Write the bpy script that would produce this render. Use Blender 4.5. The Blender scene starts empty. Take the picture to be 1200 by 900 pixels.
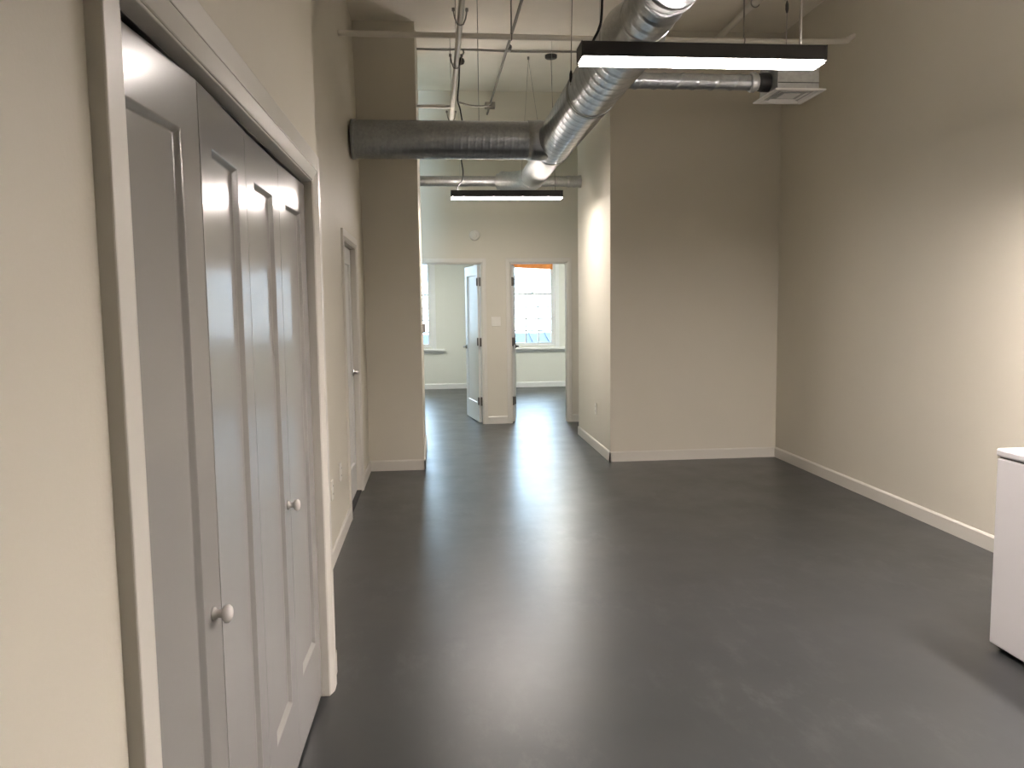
import bpy, bmesh, math, random
from math import sin, cos, pi, sqrt
from mathutils import Vector, Matrix

random.seed(4)
SC = bpy.context.scene
COL = SC.collection

# ------------------------------------------------------------------ camera
F_PX, YAW, PITCH, ROLL, EYE = 946.17, 0.0943994, 0.0950242, 0.0123732, 1.5
def cam_axes():
    cy, sy, cp, sp = cos(YAW), sin(YAW), cos(PITCH), sin(PITCH)
    f = Vector((sy*cp, cy*cp, -sp)); r = Vector((cy, -sy, 0)); d = f.cross(r)
    cr, sr = cos(ROLL), sin(ROLL)
    return cr*r + sr*d, -sr*r + cr*d, f
RIGHT, DOWN, FWD = cam_axes()
cd = bpy.data.cameras.new('camera'); cam = bpy.data.objects.new('camera', cd); COL.objects.link(cam)
m = Matrix.Identity(4)
for i in range(3):
    m[i][0], m[i][1], m[i][2] = RIGHT[i], -DOWN[i], -FWD[i]
m[2][3] = EYE
cam.matrix_world = m
cd.sensor_width = 36; cd.lens = F_PX/1200*36; cd.clip_start = 0.02; cd.clip_end = 300
SC.camera = cam

# ------------------------------------------------------------------ materials
def new_mat(name):
    mt = bpy.data.materials.new(name); mt.use_nodes = True
    nt = mt.node_tree; return mt, nt, nt.nodes['Principled BSDF']
def noise(nt, scale, detail=3, rough=0.5, stretch=None):
    tc = nt.nodes.new('ShaderNodeTexCoord'); n = nt.nodes.new('ShaderNodeTexNoise')
    n.inputs['Scale'].default_value = scale; n.inputs['Detail'].default_value = detail; n.inputs['Roughness'].default_value = rough
    src = tc.outputs['Object']
    if stretch:
        mp = nt.nodes.new('ShaderNodeMapping'); mp.inputs['Scale'].default_value = stretch
        nt.links.new(src, mp.inputs['Vector']); src = mp.outputs['Vector']
    nt.links.new(src, n.inputs['Vector']); return n
def ramp(nt, src, stops):
    r = nt.nodes.new('ShaderNodeValToRGB'); e = r.color_ramp.elements
    while len(e) < len(stops): e.new(0.5)
    for el, (p, c) in zip(e, stops):
        el.position = p; el.color = (*c, 1) if len(c) == 3 else c
    nt.links.new(src, r.inputs['Fac']); return r
def paint(name, col, rough=0.5, var=0.04, scale=6, bump=0.0, bscale=90, stretch=None, spec=0.5, metal=0.0):
    mt, nt, p = new_mat(name)
    n = noise(nt, scale, 3, 0.55)
    a = tuple(c*(1-var) for c in col); b = tuple(min(1, c*(1+var)) for c in col)
    r = ramp(nt, n.outputs['Fac'], [(0.3, a), (0.7, b)])
    nt.links.new(r.outputs['Color'], p.inputs['Base Color'])
    p.inputs['Roughness'].default_value = rough; p.inputs['Metallic'].default_value = metal
    p.inputs['Specular IOR Level'].default_value = spec
    if bump:
        nb = noise(nt, bscale, 2, 0.5, stretch); bp = nt.nodes.new('ShaderNodeBump')
        bp.inputs['Strength'].default_value = bump; bp.inputs['Distance'].default_value = 0.002
        nt.links.new(nb.outputs['Fac'], bp.inputs['Height']); nt.links.new(bp.outputs['Normal'], p.inputs['Normal'])
    return mt

WALL = paint('cream_wall_paint', (0.62, 0.59, 0.505), 0.55, 0.015, 1.6, 0.12, 140, spec=0.3)
FARWALL = paint('pale_office_paint', (0.72, 0.735, 0.69), 0.6, 0.015, 1.6, 0.1, 140, spec=0.3)
CEIL = paint('painted_concrete_ceiling', (0.80, 0.76, 0.67), 0.7, 0.05, 1.4, 0.4, 25, spec=0.2)
TRIM = paint('white_trim_paint', (0.63, 0.61, 0.555), 0.35, 0.015, 3, 0.05, 60)
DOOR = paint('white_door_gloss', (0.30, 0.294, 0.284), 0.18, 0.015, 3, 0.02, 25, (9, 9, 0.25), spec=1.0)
DOORW = paint('white_office_door', (0.68, 0.68, 0.66), 0.3, 0.015, 3, 0.1, 40, (9, 9, 0.25))
KNOBW = paint('white_ceramic_knob', (0.62, 0.60, 0.57), 0.25, 0.01)
PIPEW = paint('white_pipe_paint', (0.68, 0.65, 0.58), 0.45, 0.03, 8)
PIPED = paint('dull_conduit_grey', (0.20, 0.19, 0.165), 0.5, 0.06, 8)
BLACK = paint('black_powder_coat', (0.012, 0.012, 0.012), 0.4, 0.05, 10)
DARK = paint('dark_void', (0.006, 0.006, 0.006), 0.8, 0.0)
RUBBER = paint('black_rubber', (0.015, 0.015, 0.015), 0.7, 0.05)
BRONZE = paint('dark_bronze_hardware', (0.09, 0.085, 0.075), 0.38, 0.05, 20, metal=0.7)
STEEL = paint('satin_steel_hardware', (0.45, 0.44, 0.42), 0.35, 0.05, 20, metal=0.9)
PLATE = paint('white_cover_plate', (0.74, 0.72, 0.66), 0.35, 0.01)
SLOT = paint('outlet_slot_shadow', (0.1, 0.1, 0.1), 0.6, 0.0)
ENAMEL = paint('white_appliance_enamel', (0.87, 0.855, 0.87), 0.28, 0.008, 3, 0.04, 200)
GASKET = paint('grey_gasket', (0.22, 0.20, 0.20), 0.7, 0.02)
GRILLE = paint('white_grille_enamel', (0.66, 0.655, 0.63), 0.4, 0.02)
BRASS = paint('rust_orange_brass', (0.30, 0.12, 0.06), 0.45, 0.1, 30, metal=0.3)
SASH = paint('white_window_sash', (0.78, 0.80, 0.80), 0.4, 0.01)
ORANGE = paint('orange_fabric', (0.85, 0.30, 0.08), 0.8, 0.1, 12)
BLUEROOF = paint('blue_sheet_roof', (0.012, 0.020, 0.034), 0.75, 0.06, 1.5)
PALEBRICK = paint('pale_pink_render', (0.80, 0.70, 0.66), 0.85, 0.05, 2)
ASPHALT = paint('pale_asphalt', (0.16, 0.16, 0.155), 0.9, 0.05, 2)

def floor_mat():
    mt, nt, p = new_mat('dark_grey_floor_paint')
    n = noise(nt, 0.9, 4, 0.6)
    base = ramp(nt, n.outputs['Fac'], [(0.3, (0.025, 0.027, 0.028)), (0.7, (0.033, 0.035, 0.036))])
    # pale scuffs: patches of short curved scratches
    s1 = noise(nt, 9, 6, 0.72, (1.0, 0.45, 1.0)); s2 = noise(nt, 1.1, 2, 0.5)
    r1 = ramp(nt, s1.outputs['Fac'], [(0.50, (0, 0, 0)), (0.78, (1, 1, 1))])
    r2 = ramp(nt, s2.outputs['Fac'], [(0.42, (0, 0, 0)), (0.70, (1, 1, 1))])
    mu = nt.nodes.new('ShaderNodeMath'); mu.operation = 'MULTIPLY'
    nt.links.new(r1.outputs['Color'], mu.inputs[0]); nt.links.new(r2.outputs['Color'], mu.inputs[1])
    m2 = nt.nodes.new('ShaderNodeMath'); m2.operation = 'MULTIPLY'; m2.inputs[1].default_value = 0.30
    nt.links.new(mu.outputs[0], m2.inputs[0])
    mx = nt.nodes.new('ShaderNodeMix'); mx.data_type = 'RGBA'
    nt.links.new(m2.outputs[0], mx.inputs[0]); nt.links.new(base.outputs['Color'], mx.inputs[6])
    mx.inputs[7].default_value = (0.20, 0.20, 0.195, 1)
    nt.links.new(mx.outputs[2], p.inputs['Base Color'])
    rr = ramp(nt, noise(nt, 2.2, 4, 0.6).outputs['Fac'], [(0.3, (0.29,)*3), (0.75, (0.37,)*3)])
    nt.links.new(rr.outputs['Color'], p.inputs['Roughness'])
    nb = noise(nt, 5, 3, 0.5); bp = nt.nodes.new('ShaderNodeBump')
    bp.inputs['Strength'].default_value = 0.10; bp.inputs['Distance'].default_value = 0.006
    nt.links.new(nb.outputs['Fac'], bp.inputs['Height']); nt.links.new(bp.outputs['Normal'], p.inputs['Normal'])
    return mt
FLOOR = floor_mat()

def metal_mat(name, col, r0, r1):
    mt, nt, p = new_mat(name)
    v = nt.nodes.new('ShaderNodeTexVoronoi'); v.inputs['Scale'].default_value = 55
    tc = nt.nodes.new('ShaderNodeTexCoord'); nt.links.new(tc.outputs['Object'], v.inputs['Vector'])
    c = ramp(nt, v.outputs['Color'], [(0.0, tuple(x*0.88 for x in col)), (1.0, tuple(min(1, x*1.08) for x in col))])
    nt.links.new(c.outputs['Color'], p.inputs['Base Color'])
    r = ramp(nt, noise(nt, 7, 3).outputs['Fac'], [(0.3, (r0,)*3), (0.7, (r1,)*3)])
    nt.links.new(r.outputs['Color'], p.inputs['Roughness'])
    p.inputs['Metallic'].default_value = 1.0
    return mt
GALV = metal_mat('galvanised_steel', (0.52, 0.54, 0.56), 0.28, 0.31)
GALVB = metal_mat('galvanised_steel_dark', (0.34, 0.36, 0.37), 0.29, 0.33)
GALVD = metal_mat('galvanised_steel_dull', (0.42, 0.43, 0.42), 0.46, 0.54)

def emit_mat(name, col, strength):
    mt, nt, p = new_mat(name)
    p.inputs['Base Color'].default_value = (0.9, 0.9, 0.88, 1)
    p.inputs['Emission Color'].default_value = (*col, 1); p.inputs['Emission Strength'].default_value = strength
    return mt
LENS = emit_mat('glowing_opal_lens', (1.0, 0.885, 0.83), 84.0)
LENSF = emit_mat('far_opal_lens', (1.0, 0.885, 0.82), 118.0)
UPGLOW_ADDED = emit_mat('dim_uplight_lens', (1.0, 0.885, 0.83), 105.0)  # glow for the uplight strips added to the pendants
LENS_ADDED = emit_mat('added_pendant_lens', (1.0, 0.885, 0.83), 330.0)  # only for the two added pendants outside the frame
LENS_OFFICE_ADDED = emit_mat('added_office_lens', (1.0, 0.97, 0.88), 160.0)  # only for the added pendants hidden in the offices

def glass_mat():
    mt = bpy.data.materials.new('window_glass'); mt.use_nodes = True; nt = mt.node_tree; nt.nodes.clear()
    o = nt.nodes.new('ShaderNodeOutputMaterial'); mix = nt.nodes.new('ShaderNodeMixShader')
    t = nt.nodes.new('ShaderNodeBsdfTransparent'); g = nt.nodes.new('ShaderNodeBsdfGlossy'); g.inputs['Roughness'].default_value = 0.02
    t.inputs['Color'].default_value = (0.96, 0.98, 0.98, 1)
    f = nt.nodes.new('ShaderNodeFresnel'); f.inputs['IOR'].default_value = 1.45
    nt.links.new(f.outputs[0], mix.inputs[0]); nt.links.new(t.outputs[0], mix.inputs[1]); nt.links.new(g.outputs[0], mix.inputs[2])
    nt.links.new(mix.outputs[0], o.inputs[0]); return mt
GLASS = glass_mat()

# ------------------------------------------------------------------ mesh helpers
class MB:
    """collects shapes in world (or local) coordinates and links them as one mesh object"""
    def __init__(s): s.v = []; s.f = []; s.sm = []
    def add(s, vs, fs, smooth=False):
        b = len(s.v); s.v += [tuple(x) for x in vs]; s.f += [tuple(i+b for i in q) for q in fs]; s.sm += [smooth]*len(fs); return s
    def box(s, x0, x1, y0, y1, z0, z1):
        vs = [(x, y, z) for z in (z0, z1) for y in (y0, y1) for x in (x0, x1)]
        return s.add(vs, [(0, 2, 3, 1), (4, 5, 7, 6), (0, 1, 5, 4), (2, 6, 7, 3), (0, 4, 6, 2), (1, 3, 7, 5)])
    def tube(s, pts, r, seg=12, caps=True, smooth=True):
        pts = [Vector(p) for p in pts]; n = len(pts)
        rs = r if isinstance(r, (list, tuple)) else [r]*n
        vs = []; up = None
        for i, p in enumerate(pts):
            t = (pts[min(i+1, n-1)] - pts[max(i-1, 0)]).normalized()
            if up is None: up = Vector((0, 0, 1)) if abs(t.z) < 0.9 else Vector((1, 0, 0))
            a = t.cross(up).normalized(); b = a.cross(t).normalized(); up = b
            for k in range(seg):
                an = 2*pi*k/seg; vs.append(p + (a*cos(an) + b*sin(an))*rs[i])
        fs = [(i*seg+k, i*seg+(k+1) % seg, (i+1)*seg+(k+1) % seg, (i+1)*seg+k) for i in range(n-1) for k in range(seg)]
        s.add(vs, fs, smooth)
        if caps:
            s.add(vs[:seg], [tuple(range(seg))[::-1]]); s.add(vs[-seg:], [tuple(range(seg))])
        return s
    def lathe(s, origin, axis, prof, seg=24, smooth=True):
        """prof: list of (distance along axis, radius)"""
        ax = Vector(axis).normalized(); up = Vector((0, 0, 1)) if abs(ax.z) < 0.9 else Vector((1, 0, 0))
        a = ax.cross(up).normalized(); b = a.cross(ax).normalized(); o = Vector(origin); vs = []
        for d, r in prof:
            for k in range(seg):
                an = 2*pi*k/seg; vs.append(o + ax*d + (a*cos(an)+b*sin(an))*max(r, 1e-5))
        n = len(prof)
        return s.add(vs, [(i*seg+k, i*seg+(k+1) % seg, (i+1)*seg+(k+1) % seg, (i+1)*seg+k) for i in range(n-1) for k in range(seg)], smooth)
    def prism(s, poly, axis, a0, a1):
        """poly: 2D points in the two other axes; extruded along axis 0/1/2"""
        def mk(p, a):
            q = list(p); q.insert(axis, a); return q
        n = len(poly); vs = [mk(p, a0) for p in poly] + [mk(p, a1) for p in poly]
        fs = [tuple(range(n))[::-1], tuple(range(n, 2*n))] + [(i, (i+1) % n, n+(i+1) % n, n+i) for i in range(n)]
        return s.add(vs, fs)
    def build(s, name, mat, parent=None, bevel=0.0, kind=None, loc=None):
        me = bpy.data.meshes.new(name); me.from_pydata(s.v, [], s.f)
        me.polygons.foreach_set('use_smooth', s.sm)
        bm = bmesh.new(); bm.from_mesh(me); bmesh.ops.recalc_face_normals(bm, faces=bm.faces); bm.to_mesh(me); bm.free()
        me.materials.append(mat); o = bpy.data.objects.new(name, me); COL.objects.link(o)
        if parent:
            o.parent = parent
        elif loc: o.location = loc
        if bevel:
            bv = o.modifiers.new('edge', 'BEVEL'); bv.width = bevel; bv.segments = 2; bv.limit_method = 'ANGLE'; bv.angle_limit = math.radians(40)
        if kind: o['kind'] = kind
        return o

def spiral(mb, p0, p1, r, pitch, h=0.0035, seg=48, rs=None, per=8):
    """spiral-seam duct: a raised lock seam winds round the pipe"""
    p0, p1 = Vector(p0), Vector(p1); ax = p1-p0; L = ax.length; ax.normalize()
    up = Vector((0, 0, 1)); a = ax.cross(up).normalized(); b = a.cross(ax).normalized()
    n = max(2, int(L/pitch*per)); vs = []
    for i in range(n+1):
        t = L*i/n
        for k in range(seg):
            an = 2*pi*k/seg; ph = (t/pitch - an/(2*pi)) % 1.0
            d = min(ph, 1-ph)
            rr = r + h*max(0.0, 1 - d/0.13)
            vs.append(p0 + ax*t + (a*cos(an)+b*sin(an))*rr)
    fs = [(i*seg+k, i*seg+(k+1) % seg, (i+1)*seg+(k+1) % seg, (i+1)*seg+k) for i in range(n) for k in range(seg)]
    return mb.add(vs, fs, True)
def smooth_path(pts, n=8):
    P = [Vector(p) for p in pts]; P = [2*P[0]-P[1]] + P + [2*P[-1]-P[-2]]; out = []
    for i in range(1, len(P)-2):
        for k in range(n):
            t = k/n; a, b, c, d = P[i-1], P[i], P[i+1], P[i+2]
            out.append(0.5*((2*b)+(c-a)*t+(2*a-5*b+4*c-d)*t*t+(3*b-a-3*c+d)*t**3))
    out.append(P[-2]); return out
def tag(o, label=None, cat=None, group=None, kind=None):
    if label: o['label'] = label
    if cat: o['category'] = cat
    if group: o['group'] = group
    if kind: o['kind'] = kind
    return o
def empty(name, loc=(0, 0, 0), rz=0.0):
    o = bpy.data.objects.new(name, None); COL.objects.link(o); o.location = loc; o.rotation_euler = (0, 0, rz); o.empty_display_size = 0.1
    return o
def copy_tree(o, parent=None):
    c = o.copy(); COL.objects.link(c)
    if parent: c.parent = parent
    for ch in list(o.children): copy_tree(ch, c)
    return c
ST = 'structure'

# ------------------------------------------------------------------ the room shell
XL, XB, XR = -0.628, -0.445, 3.315        # left wall, closet wall, right wall
YC, YA, YH, YF, YW = 7.475, 7.58, 9.30, 10.33, 15.0   # column face, alcove wall, hall, far wall, window wall
ZC, ZC2, ZO = 4.03, 4.18, 3.0
Y0 = -3.2
CL0, CL1, CLZ = 1.235, 3.075, 1.972        # closet opening
LD0, LD1, LDZ = 5.77, 6.66, 1.985          # door in the left wall
DL0, DL1, DR0, DR1, DZ = -0.24, 0.60, 0.98, 1.70, 2.055   # far door openings

MB().box(-2.6, 4.2, Y0-0.2, YW+0.25, -0.12, 0).build('floor', FLOOR, kind=ST)
c = MB().box(-1.4, 4.2, Y0-0.2, YA+0.12, ZC, ZC+0.35)
c.box(-2.6, 4.2, YA+0.12, YF+0.13, ZC2, ZC2+0.22)
c.build('ceiling', CEIL, kind=ST)
MB().box(-2.6, 4.2, YF+0.12, YW+0.2, ZO, ZO+0.1).build('ceiling_office', FARWALL, kind=ST)

w = MB()                                   # closet wall with its wide opening, and the closet behind it
w.box(XB-0.10, XB, Y0, CL0, 0, ZC); w.box(XB-0.10, XB, CL1, 3.27, 0, ZC); w.box(XB-0.10, XB, CL0, CL1, CLZ, ZC)
w.box(-1.30, XB-0.10, 3.17, 3.27, 0, ZC)
w.build('wall_closet', WALL, kind=ST)
MB().box(-1.32, -1.22, Y0, 3.2, 0, ZC).box(-1.25, XB-0.10, 0.9, 1.0, 0, ZC).build('wall_closet_inner', WALL, kind=ST)
w = MB()
ZK, LEAN = 2.10, 0.045                    # the old wall leans out a little above the door head
w.box(XL-0.12, XL, 3.25, LD0, 0, ZK); w.box(XL-0.12, XL, LD1, YC+0.05, 0, ZK); w.box(XL-0.12, XL, LD0, LD1, LDZ, ZK)
w.prism([(XL-0.12, ZK), (XL, ZK), (XL-LEAN, ZC), (XL-0.12-LEAN, ZC)], 1, 3.25, YC+0.05)
w.build('wall_left', WALL, kind=ST)
MB().box(XL-0.9, XL-0.8, 3.2, YC+0.1, 0, ZC).build('wall_left_outer', WALL, kind=ST)
MB().box(XL-0.4, -0.125, YC, 9.0, 0, ZC2).build('wall_column_left', WALL, kind=ST)
MB().box(1.665, XR+0.2, YA, YH, 0, ZC2).build('wall_alcove', WALL, kind=ST)
MB().box(XR, XR+0.12, Y0, YA+0.05, 0, ZC).build('wall_right', WALL, kind=ST)
MB().box(-1.4, XR+0.2, Y0-0.12, Y0, 0, ZC).build('wall_back', WALL, kind=ST)
w = MB()
for a, b, z in ((-2.6, DL0, 0), (DL0, DL1, DZ), (DL1, DR0, 0), (DR0, DR1, DZ), (DR1, 4.2, 0)):
    w.box(a, b, YF, YF+0.11, z, ZC2)
w.build('wall_far', WALL, kind=ST)
MB().box(-2.6, -2.5, YC, YF, 0, ZC2).build('wall_hall_left', WALL, kind=ST)
MB().box(4.1, 4.2, YA, YF, 0, ZC2).build('wall_hall_right', WALL, kind=ST)
WIN = ((-0.93, -0.05), (1.40, 2.245)); WZ0, WZ1 = 0.775, 2.66
w = MB()
w.box(-2.6, WIN[0][0], YW, YW+0.18, 0, ZO); w.box(WIN[0][1], WIN[1][0], YW, YW+0.18, 0, ZO); w.box(WIN[1][1], 4.2, YW, YW+0.18, 0, ZO)
for a, b in WIN:
    w.box(a, b, YW, YW+0.18, 0, WZ0); w.box(a, b, YW, YW+0.18, WZ1, ZO)
w.build('wall_windows', FARWALL, kind=ST)
MB().box(0.735, 0.845, YF+0.11, YW, 0, ZO).build('wall_partition', FARWALL, kind=ST)
MB().box(-2.6, -2.5, YF+0.11, YW, 0, ZO).build('wall_office_left', FARWALL, kind=ST)
MB().box(3.1, 3.2, YF+0.11, YW, 0, ZO).build('wall_office_right', FARWALL, kind=ST)
# office side of the far wall
w = MB()
for a, b, z in ((-2.5, DL0, 0), (DL0, DL1, DZ), (DL1, 0.735, 0), (0.845, DR0, 0), (DR0, DR1, DZ), (DR1, 3.1, 0)):
    w.box(a, b, YF+0.11, YF+0.12, z, ZO)
w.build('wall_far_office_side', FARWALL, kind=ST)

# baseboards
BH, BT = 0.098, 0.013
def base_prof(h=BH, t=BT): return [(0, 0), (t, 0), (t, h-0.012), (t*0.45, h), (0, h)]
def base_y(mb, x, sgn, y0, y1):       # runs along y on a wall facing sgn*x
    return mb.prism([(x+sgn*a, z) for a, z in base_prof()], 1, y0, y1)
def base_x(mb, y, sgn, x0, x1):
    return mb.prism([(y+sgn*a, z) for a, z in base_prof()], 0, x0, x1)
base_y(MB(), XR, -1, Y0, YA).build('baseboard_right', TRIM, kind=ST)
base_x(MB(), YA, -1, 1.665-BT, XR).build('baseboard_alcove', TRIM, kind=ST)
base_y(MB(), 1.665, -1, YA-BT, YH).build('baseboard_corridor', TRIM, kind=ST)
b = base_x(MB(), YC, -1, XL, -0.125+BT); base_y(b, -0.125, 1, YC-BT, 9.0); b.build('baseboard_column', TRIM, kind=ST)
b = base_y(MB(), XL, 1, 3.27, LD0-0.075); base_y(b, XL, 1, LD1+0.075, YC); b.build('baseboard_left', TRIM, kind=ST)
b = base_y(MB(), XB, 1, CL1+0.105, 3.27+BT); base_x(b, 3.27, 1, XL, XB+BT); base_y(b, XB, 1, Y0, CL0-0.11); b.build('baseboard_closet', TRIM, kind=ST)
b = base_x(MB(), YF, -1, DL1+0.065, DR0-0.065); base_x(b, YF, -1, DR1+0.065, 4.1); base_x(b, YF, -1, -2.5, DL0-0.065); b.build('baseboard_far', TRIM, kind=ST)
b = base_x(MB(), YW, -1, -2.5, 0.735); base_x(b, YW, -1, 0.845, 3.1); b.build('baseboard_office', SASH, kind=ST)
b = base_y(MB(), 0.845, 1, YF+0.2, YW); base_y(b, 0.735, -1, YF+0.2, YW); base_y(b, 3.1, -1, YF+0.12, YW); b.build('baseboard_office_side', SASH, kind=ST)
base_x(MB(), Y0, 1, XB, XR).build('baseboard_back', TRIM, kind=ST)

# ------------------------------------------------------------------ casings (trim)
def casing(name, to3, u0, u1, top, wd, th, reveal, mat=TRIM, lip=0.036):
    """to3(u, n, z): u along the wall, n out of the wall; flat outer board, thinner inner bead, jamb lining the opening"""
    mb = MB()
    def bx(ua, ub, na, nb, za, zb):
        vs = [to3(u, n, z) for z in (za, zb) for n in (na, nb) for u in (ua, ub)]
        mb.add(vs, [(0, 2, 3, 1), (4, 5, 7, 6), (0, 1, 5, 4), (2, 6, 7, 3), (0, 4, 6, 2), (1, 3, 7, 5)])
    e = -0.006
    bx(u0-wd, u0-lip, e, th, 0, top+wd); bx(u1+lip, u1+wd, e, th, 0, top+wd); bx(u0-lip, u1+lip, e, th, top+lip, top+wd)
    # sloping inner moulding
    for ua, ub in ((u0-lip, u0), (u1+lip, u1)):
        vs = [to3(ua, 0, 0), to3(ua, th*1.0, 0), to3(ub, th*0.45, 0), to3(ub, 0, 0)]
        vs += [to3(ua, 0, top+lip), to3(ua, th*1.0, top+lip), to3(ub, th*0.45, top), to3(ub, 0, top)]
        mb.add(vs, [(0, 1, 2, 3), (7, 6, 5, 4), (0, 4, 5, 1), (1, 5, 6, 2), (2, 6, 7, 3), (3, 7, 4, 0)])
    vs = [to3(u0-lip, 0, top+lip), to3(u0-lip, th*1.0, top+lip), to3(u0, th*0.45, top), to3(u0, 0, top)]
    vs += [to3(u1+lip, 0, top+lip), to3(u1+lip, th*1.0, top+lip), to3(u1, th*0.45, top), to3(u1, 0, top)]
    mb.add(vs, [(0, 1, 2, 3), (7, 6, 5, 4), (0, 4, 5, 1), (1, 5, 6, 2), (2, 6, 7, 3), (3, 7, 4, 0)])
    t = 0.006
    bx(u0, u0+t, -reveal, th*0.4, 0, top); bx(u1-t, u1, -reveal, th*0.4, 0, top); bx(u0+t, u1-t, -reveal, th*0.4, top-t, top)
    return mb.build(name, mat, bevel=0.003, kind=ST)
tag(casing('trim_1', lambda u, n, z: (XB+n, u, z), CL0, CL1, CLZ, 0.098, 0.024, 0.099), 'white moulded casing around the closet opening', 'door casing')
tag(casing('trim_2', lambda u, n, z: (XL+n, u, z), LD0, LD1, LDZ, 0.072, 0.016, 0.118, lip=0.02), 'white casing around the door in the left wall', 'door casing')
tag(casing('trim_3', lambda u, n, z: (u, YF-n, z), DL0, DL1, DZ, 0.062, 0.016, 0.115, lip=0.02), 'white casing around the left far doorway', 'door casing')
tag(casing('trim_4', lambda u, n, z: (u, YF-n, z), DR0, DR1, DZ, 0.062, 0.016, 0.115, lip=0.02), 'white casing around the right far doorway', 'door casing')
# bifold track under the closet head
MB().box(XB-0.065, XB-0.028, CL0+0.006, CL1-0.006, CLZ-0.008, CLZ-0.001).build('trim_5', STEEL, kind=ST)

# ------------------------------------------------------------------ doors
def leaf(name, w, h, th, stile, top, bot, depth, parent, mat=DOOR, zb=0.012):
    """one-panel leaf, local x across, -y the front, recessed flat panel on both faces"""
    mb = MB(); bev = 0.010
    xs = (0, stile, stile+bev, w-stile-bev, w-stile, w); zs = (zb, zb+bot, zb+bot+bev, h-top-bev, h-top, h)
    for s in (-1, 1):
        y = s*th/2; yi = s*(th/2-depth)
        O = [(0, y, zb), (w, y, zb), (w, y, h), (0, y, h)]
        A = [(xs[1], y, zs[1]), (xs[4], y, zs[1]), (xs[4], y, zs[4]), (xs[1], y, zs[4])]
        B = [(xs[2], yi, zs[2]), (xs[3], yi, zs[2]), (xs[3], yi, zs[3]), (xs[2], yi, zs[3])]
        f = [(i, (i+1) % 4, 4+(i+1) % 4, 4+i) for i in range(4)] + [(4+i, 4+(i+1) % 4, 8+(i+1) % 4, 8+i) for i in range(4)] + [(8, 9, 10, 11)]
        mb.add(O+A+B, f)
    r = [(0, -th/2, zb), (w, -th/2, zb), (w, -th/2, h), (0, -th/2, h), (0, th/2, zb), (w, th/2, zb), (w, th/2, h), (0, th/2, h)]
    mb.add(r, [(0, 1, 5, 4), (1, 2, 6, 5), (2, 3, 7, 6), (3, 0, 4, 7)])
    me = mb.build(name, mat, parent)
    bm = bmesh.new(); bm.from_mesh(me.data); bmesh.ops.remove_doubles(bm, verts=bm.verts, dist=1e-5)
    bmesh.ops.recalc_face_normals(bm, faces=bm.faces); bm.to_mesh(me.data); bm.free()
    bv = me.modifiers.new('edge', 'BEVEL'); bv.width = 0.0025; bv.segments = 2; bv.limit_method = 'ANGLE'; bv.angle_limit = math.radians(35)
    return me
def round_knob(parent, u, z, th):
    k = MB().lathe((u, -th/2, z), (0, -1, 0), [(0, 0.0), (0, 0.014), (0.004, 0.0135), (0.008, 0.009), (0.018, 0.0085), (0.021, 0.014), (0.026, 0.0185), (0.032, 0.0185), (0.037, 0.014), (0.039, 0.006), (0.0395, 0.0)])
    return k.build('knob', KNOBW, parent)

XD = XB - 0.042 - 0.016            # leaf centre plane
LW, TH = (CL1-CL0-0.016)/4 - 0.004, 0.033
def bifold(name, y_pivot, y_track, o0, out, o2, label, knob_on):
    root = empty(name, (0, 0, 0)); tag(root, label, 'closet door', 'white bifold closet doors', ST)
    mid = (y_pivot+y_track)/2
    for i, (ya, yb, xa, xb) in enumerate(((y_pivot, mid, XD+o0, XD+out), (mid, y_track, XD+out, XD+o2))):
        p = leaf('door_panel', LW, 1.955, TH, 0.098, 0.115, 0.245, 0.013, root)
        an = math.atan2(yb-ya, xb-xa)
        p.location = (xa+0.002*cos(an), ya+0.002*sin(an), 0); p.rotation_euler = (0, 0, an)
        if i == knob_on: round_knob(p, LW-0.05, 0.885, TH)
    h = MB()
    for z in (0.3, 1.0, 1.7): h.tube([(XD+out-TH/2-0.005, mid, z-0.04), (XD+out-TH/2-0.005, mid, z+0.04)], 0.005, 10)
    h.build('hinge', STEEL, root)
    return root
Q = CL0 + 0.008; QM = (CL0+CL1)/2; QE = CL1 - 0.008
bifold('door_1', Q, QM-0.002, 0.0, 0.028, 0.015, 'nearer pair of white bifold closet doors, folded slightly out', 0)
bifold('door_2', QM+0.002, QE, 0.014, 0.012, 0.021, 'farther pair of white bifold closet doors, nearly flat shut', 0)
MB().box(XD-0.006, XD+0.006, QM-0.02, QM+0.02, 1.956, CLZ-0.008).build('trim_6', STEEL, kind=ST)

def lever(parent, u, z, th, mat, toward):
    for s in (-1, 1):
        m_ = MB().lathe((u, s*th/2, z), (0, s, 0), [(0, 0.0), (0, 0.028), (0.008, 0.028), (0.010, 0.012), (0.045, 0.010), (0.046, 0)])
        m_.tube([(u, s*(th/2+0.042), z), (u+toward*0.05, s*(th/2+0.045), z), (u+toward*0.11, s*(th/2+0.042), z)], [0.010, 0.009, 0.007], 10)
        m_.build('lever_handle', mat, parent)
def hinges(parent, u, y, zs, mat):
    for z in zs:
        h = MB().tube([(u, y, z-0.05), (u, y, z+0.05)], 0.008, 10); h.box(u-0.003, u+0.030, y-0.002, y+0.004, z-0.045, z+0.045)
        h.build('hinge', mat, parent)
def panel_door(name, loc, an, w, h, label, mat, lever_dir=1, zs=(0.29, 1.06, 1.825), hinge_mat=BRONZE, hy=-0.022):
    root = empty(name, loc, an); tag(root, label, 'door', None, ST)
    p = leaf('door_panel', w, h, 0.036, 0.115, 0.125, 0.245, 0.012, root, mat)
    lever(p, w-0.065, 0.965, 0.036, hinge_mat, -1)
    return root
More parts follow.
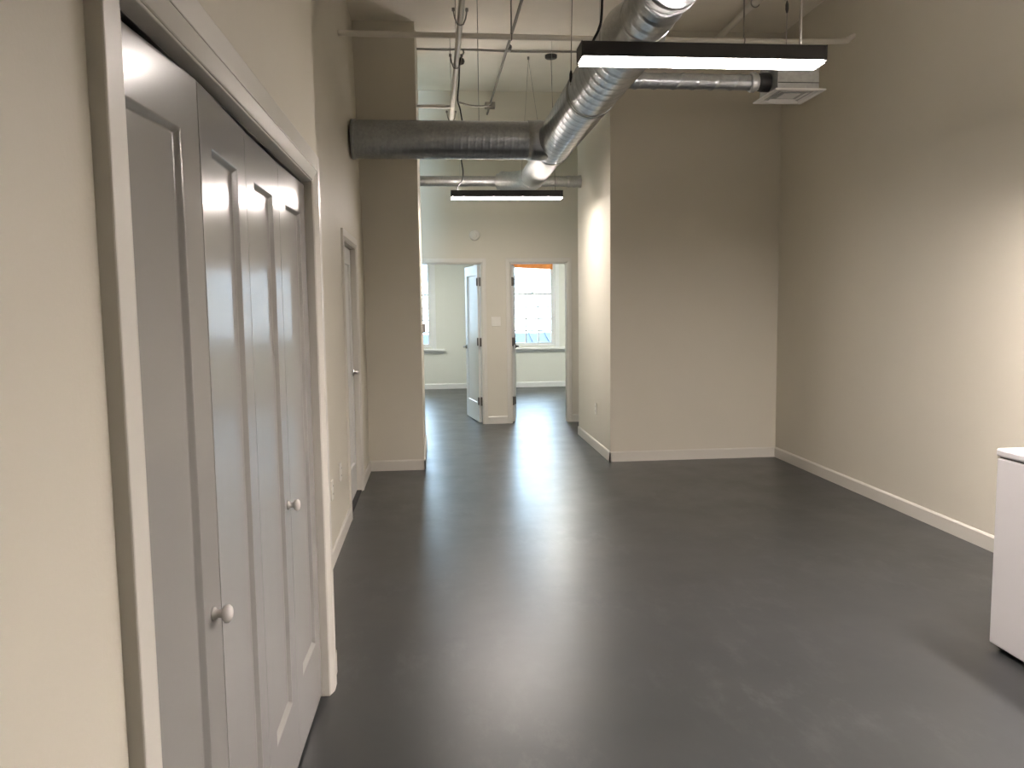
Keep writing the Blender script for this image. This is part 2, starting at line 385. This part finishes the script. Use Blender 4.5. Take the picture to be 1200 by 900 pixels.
# left far door, swung into its office, hinged on the pier side
def hung(name, hx, hy, dx, dy, w, label, lip):
    an = math.atan2(dy, dx)
    r = panel_door(name, (hx, hy, 0), an, w, DZ-0.012, label, DOORW)
    h = MB()
    for z in (0.29, 1.06, 1.825):
        hh = MB().tube([(0.0, lip*0.024, z-0.05), (0.0, lip*0.024, z+0.05)], 0.009, 10)
        hh.box(-0.002, 0.034, lip*0.018, lip*0.022, z-0.05, z+0.05); hh.build('hinge', BRONZE, r)
    return r
hung('door_4', DL1-0.028, YF+0.07, -0.13, 0.79, 0.80, 'white panel door standing open in the left far doorway', 1)
hung('door_5', DR0+0.022, YF+0.07, 0.100, 0.79, 0.70, 'white panel door standing open in the right far doorway', -1)
# dark hinge leaves screwed to the jambs, seen from the hall
for nm, x in (('left', DL1), ('right', DR0)):
    s = -1 if nm == 'left' else 1
    for z in (0.29, 1.055, 1.825):
        MB().box(min(x, x+s*0.028), max(x, x+s*0.028), YF+0.006, YF+0.05, z-0.055, z+0.055).build('trim_hinge_plate', BRONZE, bevel=0.002, kind=ST)
# closed door in the left wall
r = empty('door_3', (XL-0.055, LD0+0.008, 0), pi/2)
tag(r, 'white closed door set back in the left wall beside the column', 'door', None, ST)
p = leaf('door_panel', LD1-LD0-0.016, LDZ-0.012, 0.036, 0.115, 0.125, 0.245, 0.012, r, DOORW)
lever(p, LD1-LD0-0.09, 0.99, 0.036, STEEL, -1)
# dark threshold under it
MB().box(XL-0.118, XL-0.002, LD0+0.007, LD1-0.007, 0, 0.010).build('trim_threshold', RUBBER, kind=ST)

# ------------------------------------------------------------------ windows
def window(name, x0, x1, label):
    root = empty(name, ((x0+x1)/2, YW, 0)); tag(root, label, 'window', None, ST)
    cx = (x0+x1)/2; a, b = x0-cx, x1-cx; mid = 1.735
    fr = MB(); t = 0.03
    fr.box(a, a+t, 0.03, 0.16, WZ0, WZ1).box(b-t, b, 0.03, 0.16, WZ0, WZ1).box(a, b, 0.03, 0.16, WZ1-t, WZ1).box(a, b, 0.03, 0.16, WZ0, WZ0+0.02)
    fr.build('window_frame', SASH, root, bevel=0.003)
    cs = MB(); cw = 0.075
    cs.box(a-cw, a, -0.016, 0, WZ0-0.03, WZ1+cw).box(b, b+cw, -0.016, 0, WZ0-0.03, WZ1+cw).box(a, b, -0.016, 0, WZ1, WZ1+cw)
    cs.build('window_casing', SASH, root, bevel=0.003)
    si = MB().box(a-0.13, b+0.23, -0.075, 0.04, WZ0-0.065, WZ0-0.03); si.box(a-0.11, b+0.21, -0.02, 0, WZ0-0.12, WZ0-0.065)
    si.build('window_sill', SASH, root, bevel=0.004)
    for nm, z0, z1, y, cols, rows in (('lower_sash', WZ0+0.02, mid+0.02, 0.06, 3, 4), ('upper_sash', mid-0.015, WZ1-t, 0.11, 1, 1)):
        s = MB(); q = 0.038; aa, bb = a+t, b-t
        s.box(aa, aa+q, y, y+0.035, z0, z1).box(bb-q, bb, y, y+0.035, z0, z1).box(aa+q, bb-q, y, y+0.035, z0, z0+q).box(aa+q, bb-q, y, y+0.035, z1-q, z1)
        for k in range(1, cols):
            x = aa+q+(bb-aa-2*q)*k/cols; s.box(x-0.012, x+0.012, y+0.004, y+0.03, z0+q, z1-q)
        for k in range(1, rows):
            z = z0+q+(z1-z0-2*q)*k/rows; s.box(aa+q, bb-q, y+0.005, y+0.029, z-0.012, z+0.012)
        so = s.build(nm, SASH, root, bevel=0.002)
        MB().box(aa+q-0.004, bb-q+0.004, y+0.015, y+0.019, z0+q-0.004, z1-q+0.004).build('pane', GLASS, so)
    lk = MB().box(-0.03, 0.03, 0.045, 0.06, mid+0.02, mid+0.035); lk.build('sash_lock', BRONZE, root)
    return root
window('window_1', *WIN[0], 'white sash window of the left office, cut off by the column')
window('window_2', *WIN[1], 'white sash window with small panes through the right far doorway')
va = MB()
n = 24; x0, x1 = WIN[1][0]+0.035, WIN[1][1]-0.035
vs = []
for i in range(n+1):
    x = x0+(x1-x0)*i/n; off = 0.006*sin(i*1.3)
    for (yy, zz) in ((YW+0.045+off, WZ1-0.032), (YW+0.045+off, 2.225-0.035*i/n), (YW+0.041+off, 2.225-0.035*i/n), (YW+0.041+off, WZ1-0.032)):
        vs.append((x, yy, zz))
va.add(vs, [(i*4+k, i*4+(k+1) % 4, i*4+4+(k+1) % 4, i*4+4+k) for i in range(n) for k in range(4)] + [(0, 1, 2, 3), (n*4+3, n*4+2, n*4+1, n*4)])
tag(va.build('window_valance', ORANGE), 'orange strip of cloth across the top of the right far window', 'valance')

# outside the windows
MB().box(-60, 60, YW+0.4, 90, -3.2, -3.0).build('ground_outside', ASPHALT, kind=ST)
br = empty('neighbour_roof', (2.4, 24, 0)); tag(br, 'blue sloping roof seen through the lower panes of the far windows', 'roof')
rf = MB().prism([(-5.0, -3.0), (-5.0, -0.45), (0.2, 0.72), (5, 0.2), (5, -3.0)], 0, -7, 3.5); rf.build('roof_slope', BLUEROOF, br)
rib = MB()
for k in range(22):
    x = -6.8+k*0.48
    rib.prism([(-5.0, -0.45), (0.2, 0.72), (0.2, 0.76), (-5.0, -0.41)], 0, x, x+0.05)
rib.build('roof_seam', BLUEROOF, br)
bd = empty('neighbour_building', (9.5, 42, -3)); tag(bd, 'pale pinkish building beyond the blue roof outside', 'building')
MB().box(-3, 12, 0, 10, 0, 8.5).build('facade', PALEBRICK, bd)
for k in range(3):
    for j in range(2):
        MB().box(-1.8+k*4, -0.6+k*4, -0.06, 0.02, 2.2+j*3, 4.0+j*3).build('facade_window', SASH, bd)

# ------------------------------------------------------------------ ducts
TX, TZ, RB, RN, RF = 1.02, 2.85, 0.155, 0.120, 0.1265
YB = 6.70
d = empty('spiral_duct', (TX, YB, TZ)); tag(d, 'shiny galvanised spiral trunk duct running overhead along the room', 'air duct')
def L(p): return (p[0]-TX, p[1]-YB, p[2]-TZ)
spiral(MB(), L((TX, 4.12, TZ)), L((TX, YB+0.22, TZ)), RB, 0.118, 0.006).build('trunk_pipe', GALV, d)
MB().lathe(L((TX, 3.84, TZ)), (0, 1, 0), [(0, RN-0.002), (0, RN+0.004), (0.04, RN+0.004), (0.27, RB+0.004), (0.31, RB+0.004), (0.31, RB-0.002)], 48).build('reducer', GALV, d)
spiral(MB(), L((TX, Y0+0.02, TZ)), L((TX, 3.86, TZ)), RN, 0.118, 0.006).build('front_pipe', GALV, d)
for y, r_ in ((3.42, RN), (5.15, RB), (2.0, RN)):
    MB().lathe(L((TX, y, TZ)), (0, 1, 0), [(0, r_), (0, r_+0.007), (0.006, r_+0.008), (0.010, r_+0.005), (0.05, r_+0.005), (0.054, r_+0.008), (0.060, r_+0.007), (0.060, r_)], 48).build('coupling_ring', GALVD, d)
XF, ZF, YX = 1.066, 2.87, 9.10      # far stretch
MB().tube([L(p) for p in ((TX, YB+0.20, TZ), (TX+0.002, YB+0.25, TZ), (TX+0.03, YB+0.42, TZ+0.012), (XF, YB+0.52, ZF), (XF, YB+0.6, ZF))], [RB+0.003, RB+0.003, RF+0.014, RF+0.003, RF+0.003], 48).build('rear_reducer', GALVD, d)
MB().tube([L(p) for p in ((XF, YB+0.58, ZF), (XF, 8.0, ZF), (XF, 8.62, ZF))], RF, 48).build('rear_pipe', GALVD, d)
el = [(XF, 8.6, ZF), (XF, 8.72, ZF), (XF-0.03, 8.86, ZF+0.005), (XF-0.12, 8.98, ZF+0.01), (XF-0.24, 9.06, ZF+0.015), (XF-0.34, YX, ZF+0.015)]
MB().tube([L(p) for p in smooth_path(el, 5)], [RF+0.003]*6+[RF-0.002*k for k in range(1, 21)], 32).build('elbow', GALVD, d)

b = empty('spiral_duct', (XL, YB, TZ)); tag(b, 'dull grey spiral duct crossing from the left wall into the trunk duct', 'air duct')
spiral(MB(), (0.0, 0, 0), (TX-XL-0.10, 0, 0), 0.150, 0.058, 0.0022, 48, per=7).build('branch_pipe', GALVB, b)
MB().lathe((TX-XL-0.235, 0, 0), (1, 0, 0), [(0, 0.15), (0, 0.158), (0.05, 0.158), (0.10, 0.162), (0.16, 0.150)], 48).build('saddle_collar', GALVB, b)
MB().lathe((0.002, 0, 0), (1, 0, 0), [(0, 0.15), (0, 0.155), (0.03, 0.155), (0.03, 0.15)], 48).build('wall_collar', GALVB, b)

b = empty('round_duct', (0.7, YX, ZF)); tag(b, 'thin grey round duct crossing the corridor above the far doors', 'air duct')
spiral(MB(), (-3.0, 0, 0.02), (0.955, 0, 0.02), 0.056, 0.10, 0.002, 32).build('crossing_pipe', GALVD, b)
MB().lathe((0.80, 0, 0.02), (1, 0, 0), [(0, 0.056), (0, 0.062), (0.03, 0.066), (0.06, 0.06), (0.09, 0.066), (0.12, 0.06), (0.15, 0.068), (0.163, 0.068)], 32).build('flexible_end', GALVD, b)
MB().lathe((0.02, 0, 0.02), (1, 0, 0), [(0, 0.056), (0, 0.075), (0.05, 0.11), (0.3, 0.09), (0.36, 0.06), (0.36, 0.056)], 32).build('tee_collar', GALVD, b)

DX, DY, DZF = 2.19, 4.91, 2.76
ZS = 2.845
b = empty('round_duct', (TX, DY, ZS)); tag(b, 'slim ringed duct from the trunk duct to the ceiling diffuser', 'air duct')
spiral(MB(), (RB-0.03, 0, 0), (0.925, 0, 0), 0.046, 0.118, 0.0055, 32, per=14).build('branch_pipe', GALVB, b)
MB().lathe((RB-0.045, 0, 0), (1, 0, 0), [(0, 0.08), (0.03, 0.066), (0.055, 0.05), (0.06, 0.046)], 32).build('saddle_collar', GALVD, b)
MB().lathe((0.92, 0, 0), (1, 0, 0), [(0, 0.046), (0, 0.055), (0.012, 0.06), (0.02, 0.052), (0.03, 0.06), (0.042, 0.05), (0.05, 0.05)], 32).build('flexible_end', GALV, b)

df = empty('ceiling_diffuser', (DX, DY, DZF)); tag(df, 'white square air diffuser under a grey box, right of the trunk duct', 'air diffuser')
MB().box(-0.128, 0.128, -0.135, 0.135, 0.012, 0.20).build('plenum_box', GALVD, df, bevel=0.003)
MB().lathe((-0.20, 0, ZS-DZF), (1, 0, 0), [(0, 0.0), (0, 0.050), (0.03, 0.056), (0.075, 0.056)], 32).build('inlet_collar', BLACK, df)
hx, hy = 0.156, 0.172
fr = MB(); fl = 0.032
fr.box(-hx, hx, -hy, -hy+fl, 0, 0.010).box(-hx, hx, hy-fl, hy, 0, 0.010).box(-hx, -hx+fl, -hy+fl, hy-fl, 0, 0.010).box(hx-fl, hx, -hy+fl, hy-fl, 0, 0.010)
fr.build('face_frame', GRILLE, df, bevel=0.002)
MB().box(-hx+fl-0.002, hx-fl+0.002, -hy+fl-0.002, hy-fl+0.002, 0.0495, 0.052).build('dark_throat', DARK, df)
lv = MB()
for a0, z0, a1, z1 in ((0.122, 0.004, 0.095, 0.040), (0.088, 0.004, 0.062, 0.040)):
    q = (hy-fl)/(hx-fl)
    o_ = [(s*a0, t*a0*q, z0) for s, t in ((-1, -1), (1, -1), (1, 1), (-1, 1))]; i_ = [(s*a1, t*a1*q, z1) for s, t in ((-1, -1), (1, -1), (1, 1), (-1, 1))]
    o2 = [(x, y, z+0.0015) for x, y, z in o_]; i2 = [(x, y, z+0.0015) for x, y, z in i_]
    lv.add(o_+i_+o2+i2, [(i, (i+1) % 4, 4+(i+1) % 4, 4+i) for i in range(4)] + [(8+i, 12+i, 12+(i+1) % 4, 8+(i+1) % 4) for i in range(4)] + [(i, 8+i, 8+(i+1) % 4, (i+1) % 4) for i in range(4)] + [(4+i, 4+(i+1) % 4, 12+(i+1) % 4, 12+i) for i in range(4)])
lv.build('louver', GRILLE, df)
MB().box(-0.052, 0.052, -0.058, 0.058, 0.006, 0.009).build('centre_plate', GRILLE, df, bevel=0.001)

# ------------------------------------------------------------------ linear pendant lights, seen and added
LZ0, LZ1, LL, LWD = 2.588, 2.666, 1.122, 0.13
def pendant(name, x, y, label, up=True, sunk=0.0):
    r = empty(name, (x, y, LZ0)); tag(r, label, 'pendant light', 'black linear pendant lights')
    h = LL/2
    hs = MB().box(-h, h, -LWD/2, LWD/2, 0.012, LZ1-LZ0)
    if sunk:                               # deep-set version: added skirt keeps its light off the upper walls
        for q in (-1, 1):
            hs.box(-h, h, min(q*(LWD/2-0.004), q*(LWD/2)), max(q*(LWD/2-0.004), q*(LWD/2)), -sunk, 0.012)
            hs.box(min(q*(h-0.004), q*h), max(q*(h-0.004), q*h), -LWD/2, LWD/2, -sunk, 0.012)
    hs.build('housing', BLACK, r, bevel=0.004)
    for s in (-1, 1):
        MB().box(min(s*h, s*(h+0.004)), max(s*h, s*(h+0.004)), -LWD/2-0.001, LWD/2+0.001, 0.008, LZ1-LZ0+0.001).build('end_cap', BLACK, r, bevel=0.0015)
    MB().prism([(-LWD/2+0.005, 0.013), (-LWD/2+0.007, 0.004), (-LWD/2+0.012, 0.0), (LWD/2-0.012, 0.0), (LWD/2-0.007, 0.004), (LWD/2-0.005, 0.013)], 0, -h+0.006, h-0.006).build('lens', LENS, r)
    if up: MB().box(0.12 if y < 8 else -h+0.03, h-0.03 if y < 8 else -0.10, -0.03, 0.03, LZ1-LZ0-0.001, LZ1-LZ0+0.002).build('added_uplight_strip', UPGLOW_ADDED, r)  # glowing strip added on top to lift the ceiling brightness
    return r
def wire(parent, pts, r=0.0014, mat=STEEL, nm='suspension_wire', seg=6):
    return MB().tube(pts, r, seg).build(nm, mat, parent)
top = LZ1-LZ0
n1 = pendant('pendant_light', 1.236, 3.70, 'black linear pendant light nearest the camera, glowing white below')
for s in (-1, 1): wire(n1, [(s*0.47, 0, top), (s*0.47, 0, ZC-LZ0)])
wire(n1, smooth_path([(-0.51, 0, top), (-0.495, 0.0, top+0.03), (-0.475, 0, top+0.07), (-0.462, 0, top+0.13), (-0.458, 0.01, top+0.3), (-0.47, 0, top+0.8), (-0.46, 0, ZC-LZ0)]), 0.006, RUBBER, 'power_cord', 8)
n2 = pendant('pendant_light', 0.752, 8.26, 'smaller looking black linear pendant light hanging in front of the far doors')
for ch in n2.children:
    if ch.name.startswith('lens'): ch.data.materials[0] = LENSF
for s in (-1, 1): wire(n2, [(s*0.47, 0, top), (s*0.47, 0, ZC2-LZ0)])
MB().lathe((0.55, 0.60, ZC2-LZ0), (0, 0, -1), [(0, 0.065), (0.028, 0.065), (0.034, 0.058), (0.034, 0.0)], 32).build('ceiling_canopy', BLACK, n2)
wire(n2, [(0.55, 0.60, ZC2-LZ0-0.03), (0.50, 0.03, top)], 0.002, RUBBER, 'canopy_wire')
for x, y, rz, lab in ((2.80, 2.86, pi/2, 'unseen low black pendant light added above the white freezer to brighten the right wall'), (1.98, 1.20, pi/2, 'unseen low black pendant light added over the near right corner to brighten the walls')):  # added out of view to brighten the right and near left walls
    nn = pendant('pendant_light', x, y, lab, True, 0.016); nn.rotation_euler = (0, 0, rz); nn.location.z = 2.28
    for ch in nn.children:
        if ch.name.startswith('lens'): ch.data.materials[0] = LENS_ADDED
    for s in (-1, 1): wire(nn, [(s*0.47, 0, top), (s*0.47, 0, ZC-2.28)])
def added_office_light(x, y, label):  # hidden pendant added as fill light for an office
    r = pendant('pendant_light', x, y, label); r.rotation_euler = (0, 0, pi/2)
    for ch in r.children:
        if ch.name.startswith('lens'): ch.data.materials[0] = LENS_OFFICE_ADDED
    for s in (-1, 1): wire(r, [(s*0.47, 0, top), (s*0.47, 0, ZO-LZ0)])
added_office_light(-0.8, 13.0, 'unseen black linear pendant light added to brighten the left office')
added_office_light(1.95, 13.0, 'unseen black linear pendant light added to brighten the right office')
# ------------------------------------------------------------------ hangers of the ducts
def hanger(pts, label, grip=None, r=0.0028, group='wire hangers', grip_r=0.010):
    o = empty('wire_hanger', pts[0]); tag(o, label, 'wire hanger', group)
    P = [tuple(Vector(p)-Vector(pts[0])) for p in pts]
    MB().tube(P, r, 6).build('hanger_strand', PIPED, o)
    if grip is not None:
        a, c_ = Vector(P[0]), Vector(P[-1]); g = a+(c_-a)*grip; t = (c_-a).normalized()*0.035
        MB().tube([g-t, g-t*0.4, g+t*0.4, g+t], [grip_r*0.5, grip_r, grip_r, grip_r*0.5], 10).build('cable_gripper', BLACK, o)
    return o
hanger([(0.392, YB, ZC), (0.392, YB, TZ+0.15)], 'thin hanger wire straight above the left crossing duct')
hanger([(TX-0.13, 5.05, ZC), (TX-RB-0.002, 5.05, TZ)], 'hanger wire with black gripper on the left flank of the trunk duct', 0.955)
hanger([(2.17, DY, ZC), (2.17, DY, DZF+0.20)], 'hanger wire with black gripper above the air diffuser box', 0.69)
hanger([(2.245, DY-0.02, ZC), (2.245, DY-0.02, DZF+0.20)], 'plain hanger wire above the air diffuser box, right of the gripper wire')
o = empty('wire_hanger', (XF+0.0, 8.93, ZC2)); tag(o, 'forked hanger wire spreading to both sides of the trunk duct end', 'wire hanger', 'wire hangers')
MB().tube([(0, 0, 0), (0, 0, -0.03)], 0.012, 10).build('ceiling_anchor', PIPED, o)
for s in (-1, 1): MB().tube([(0, 0, -0.02), (s*(RF+0.002), -0.36, ZF-ZC2)], 0.002, 6).build('hanger_strand', PIPED, o)

# ------------------------------------------------------------------ pipes and conduits
YP, ZP = 6.25, 3.522
p1 = empty('sprinkler_pipe', (0, YP, ZP)); tag(p1, 'thin pale pipe crossing the whole room just under the ceiling', 'pipe')
pts = [(XL-0.04, 0, 0), (0.6, 0, -0.004), (1.6, 0, -0.006), (2.6, 0, 0), (3.20, 0, 0.012), (3.26, 0, 0.03), (XR-0.002, 0, 0.06)]
MB().tube(smooth_path(pts, 6), 0.021, 14).build('pipe_run', PIPEW, p1)
for x in (0.62, 2.42):
    MB().tube([(x, 0, 0.02), (x, 0, ZC-ZP)], 0.006, 8).build('hanger_rod', PIPED, p1)
    MB().tube([(x+0.0, 0.026*cos(a), 0.026*sin(a)) for a in [2*pi*k/16 for k in range(17)]], 0.005, 6).build('hanger_clamp', PIPED, p1)
# pipe running along the room on the left
SX, SZ = 0.212, 3.40
p2 = empty('sprinkler_pipe', (SX, YC, SZ)); tag(p2, 'pale pipe running lengthwise with hanging loops, beside the column', 'pipe')
MB().tube([(0, -8.4, 0), (0, 2.85, 0)], 0.021, 14).build('pipe_run', PIPEW, p2)
for y in (-1.91, -0.93, 0.9):
    MB().tube([(0.045, y, 0.06), (0.036, y, 0.01), (0.02, y, -0.028), (0, y, -0.034), (-0.02, y, -0.028), (-0.036, y, 0.01), (-0.045, y, 0.06)], 0.005, 8).build('hanger_loop', PIPED, p2)
    for s in (-1, 1): MB().tube([(s*0.045, y, 0.055), (s*0.045, y, 0.075)], 0.010, 8).build('loop_nut', PIPED, p2)
    MB().tube([(s*0.0, y, 0.055), (0, y, (ZC if y < 0 else ZC2)-SZ)], 0.003, 6).build('hanger_rod', PIPED, p2)
MB().lathe((0, -2.62, 0.0), (0, 1, 0), [(0, 0.024), (0, 0.040), (0.05, 0.043), (0.13, 0.043), (0.18, 0.036), (0.18, 0.024)], 16).build('brass_tee', BRASS, p2)
MB().tube([(0, 0.42, 0.0), (-0.336, 0.42, 0.0)], 0.018, 12).build('side_outlet', PIPEW, p2)
# pipe on the right
p3 = empty('sprinkler_pipe', (2.68, YA, 3.965)); tag(p3, 'pale pipe running lengthwise near the right wall into the alcove wall', 'pipe')
MB().tube([(0, -10.5, 0), (0, -0.001, 0)], 0.030, 14).build('pipe_run', PIPEW, p3)
for y in (-0.9, -3.2):
    MB().tube([(0.0+0.036*cos(a), y, 0.036*sin(a)) for a in [2*pi*k/16 for k in range(17)]], 0.005, 6).build('hanger_clamp', PIPED, p3)
    MB().tube([(0, y, 0.03), (0, y, ZC-3.965)], 0.006, 8).build('hanger_rod', PIPED, p3)
# dark conduit along the room, with a box
KX, KZ = 0.738, 3.90
p4 = empty('electrical_conduit', (KX, YF, KZ)); tag(p4, 'thin dark conduit running lengthwise under the ceiling to the far wall', 'conduit')
MB().tube([(0.02, -9.5, 0.0), (0, -4, 0.0), (-0.03, -0.001, 0)], 0.013, 10).build('conduit_run', PIPED, p4)
MB().lathe((0.01, -2.62, 0), (0, 1, 0), [(0, 0.013), (0, 0.022), (0.09, 0.022), (0.09, 0.013)], 12).build('coupling', PIPED, p4)
MB().box(-0.085, 0.035, -0.49, -0.37, -0.03, 0.03).build('junction_box', PIPED, p4, bevel=0.004)
# cable stapled across the ceiling, then down to the far light
cy_ = 8.70
cp = [(-0.20, cy_, ZC2-0.008), (0.05, cy_, ZC2-0.012), (0.18, cy_-0.01, ZC2-0.016), (0.36, cy_, ZC2-0.006), (0.8, cy_, ZC2-0.016), (1.1, cy_, ZC2-0.018), (1.6, cy_, ZC2-0.008), (1.664, cy_, ZC2-0.008)]
tag(MB().tube(smooth_path(cp, 8), 0.011, 8).build('ceiling_cable', PIPED), 'dark cable drooping slightly across the corridor ceiling', 'cable')
pc = [(0.355, 8.69, ZC2-0.015), (0.35, 8.45, 4.06), (0.305, 8.25, 3.93), (0.29, 8.25, 3.72), (0.275, 8.25, 3.55), (0.30, 8.25, 3.45), (0.33, 8.25, 3.2), (0.30, 8.25, 3.0), (0.315, 8.25, 2.86), (0.305, 8.255, 2.77), (0.262, 8.26, 2.715), (0.255, 8.26, LZ1)]
P = [(x-0.752, y-8.26, z-LZ0) for x, y, z in pc]
MB().tube(smooth_path(P, 8), 0.0075, 8).build('power_cord', RUBBER, n2)
MB().lathe((0.318-0.752, 0, 3.96-LZ0), (0, 0, -1), [(0, 0), (0.01, 0.025), (0.035, 0.034), (0.06, 0.025), (0.07, 0)], 14).build('strain_relief', BLACK, n2)
sp = [(0.28, 8.25, 3.53), (0.40, 8.26, 3.50), (0.55, 8.27, 3.50), (0.60, 8.27, 3.53)]
tag(MB().tube(smooth_path(sp, 6), 0.010, 8).build('slack_cable', PIPED), 'short slack cable looped between the pipe and the conduit', 'cable')

# ------------------------------------------------------------------ small wall fittings
def plate(name, loc, rz, w, h, label, cat, kind):
    """local x across the plate, -y out of the wall"""
    r = empty(name, loc, rz); tag(r, label, cat)
    MB().box(-w/2, w/2, -0.008, 0, -h/2, h/2).build('cover_plate', PLATE, r, bevel=0.003)
    if kind == 'outlet':
        for z in (-0.024, 0.024):
            f = MB().box(-0.017, 0.017, -0.011, -0.008, z-0.015, z+0.015).build('socket_face', PLATE, r, bevel=0.002)
            s = MB()
            for x in (-0.007, 0.007): s.box(x-0.0015, x+0.0015, -0.0118, -0.011, z-0.003, z+0.007)
            s.build('slots', SLOT, f)
    else:
        n_ = 2 if w > 0.1 else 1
        for k in range(n_):
            x = (k-(n_-1)/2)*0.046
            MB().box(x-0.016, x+0.016, -0.013, -0.008, -0.032, 0.032).build('rocker', PLATE, r, bevel=0.002)
    return r
plate('electrical_outlet', (XL, 4.775, 0.435), pi/2, 0.074, 0.118, 'white outlet plate low on the left wall, nearer the closet', 'outlet', 'outlet')
plate('electrical_outlet', (XL, 5.21, 0.455), pi/2, 0.074, 0.118, 'white outlet plate low on the left wall, beside the door casing', 'outlet', 'outlet')
plate('electrical_outlet', (1.665, 8.27, 0.43), -pi/2, 0.074, 0.118, 'white outlet plate low on the right wall of the corridor', 'outlet', 'outlet')
plate('light_switch', (0.782, YF, 1.318), 0, 0.118, 0.118, 'white double switch plate on the pier between the far doorways', 'light switch', 'switch')
rw = empty('cable_raceway', (XL, 4.44, 0.76)); tag(rw, 'narrow white vertical cable cover on the left wall past the closet', 'cable cover')
MB().box(0, 0.014, -0.02, 0.02, -0.16, 0.16).build('cover_channel', PLATE, rw, bevel=0.002)
MB().box(0, 0.016, -0.022, 0.022, -0.185, -0.155).build('cover_end', PLATE, rw, bevel=0.002)
th = empty('thermostat', (-0.125, 8.2, 1.30)); tag(th, 'small grey box mounted on the right side of the column', 'thermostat')
MB().box(0, 0.010, -0.055, 0.055, -0.055, 0.055).build('back_plate', PLATE, th, bevel=0.002)
MB().box(0.010, 0.034, -0.042, 0.042, -0.045, 0.045).build('body', STEEL, th, bevel=0.004)
al = empty('wall_alarm', (0.527, YF, 2.408)); tag(al, 'round white disc on the far wall above the left doorway', 'alarm')
MB().lathe((0, 0, 0), (0, -1, 0), [(0, 0.0), (0, 0.066), (0.012, 0.066), (0.022, 0.058), (0.026, 0.04), (0.026, 0.0)], 32).build('back_disc', PLATE, al)
MB().lathe((0, 0, 0), (0, -1, 0), [(0.026, 0.032), (0.034, 0.028), (0.038, 0.014), (0.038, 0.0)], 24).build('centre_dome', PLATE, al)

# ------------------------------------------------------------------ chest freezer
FX0, FX1, FY0, FY1, FH = 2.372, 3.06, 2.02, 3.190, 0.876
fz = empty('chest_freezer', ((FX0+FX1)/2, (FY0+FY1)/2, 0)); tag(fz, 'white chest freezer with flat lid standing by the right wall', 'chest freezer')
hx, hy = (FX1-FX0)/2, (FY1-FY0)/2
MB().box(-hx+0.004, hx-0.004, -hy+0.004, hy-0.004, 0.022, FH-0.040).build('cabinet', ENAMEL, fz, bevel=0.006)
MB().box(-hx+0.012, hx-0.012, -hy+0.012, hy-0.012, FH-0.040, FH-0.0335).build('lid_gasket', GASKET, fz)
MB().box(-hx, hx, -hy, hy, FH-0.0335, FH).build('lid', ENAMEL, fz, bevel=0.008)
MB().box(-hx+0.03, hx-0.03, -hy+0.03, hy-0.03, 0.004, 0.022).build('plinth', RUBBER, fz)
for sx in (-1, 1):
    for sy in (-1, 1):
        MB().lathe((sx*(hx-0.05), sy*(hy-0.05), 0), (0, 0, 1), [(0, 0), (0, 0.018), (0.02, 0.018), (0.024, 0.012)], 14).build('foot', RUBBER, fz)
MB().box(-hx+0.04, -hx+0.075, hy-0.16, hy-0.13, FH, FH+0.004).build('lid_catch', GRILLE, fz, bevel=0.001)

# ------------------------------------------------------------------ daylight
W = bpy.data.worlds.new('overcast_sky'); SC.world = W; W.use_nodes = True
bg = W.node_tree.nodes['Background']; bg.inputs['Color'].default_value = (0.57, 0.78, 1.0, 1); bg.inputs['Strength'].default_value = 18.0
for a, b_ in WIN:
    ld = bpy.data.lights.new('sky_portal', 'AREA'); ld.shape = 'RECTANGLE'; ld.size = b_-a; ld.size_y = WZ1-WZ0; ld.energy = 1.0
    lo = bpy.data.objects.new('sky_portal', ld); COL.objects.link(lo)
    lo.location = ((a+b_)/2, YW+0.2, (WZ0+WZ1)/2); lo.rotation_euler = (-pi/2, 0, 0)
    ld.cycles.is_portal = True

SC.view_settings.view_transform = 'Standard'; SC.view_settings.look = 'None'
SC.view_settings.gamma = 1.0; SC.view_settings.use_curve_mapping = False; SC.view_settings.exposure = 0.12
cy = SC.cycles
cy.use_denoising = True; cy.max_bounces = 10; cy.diffuse_bounces = 6; cy.glossy_bounces = 4; cy.transparent_max_bounces = 12
cy.sample_clamp_indirect = 8.0; cy.caustics_reflective = False; cy.caustics_refractive = False
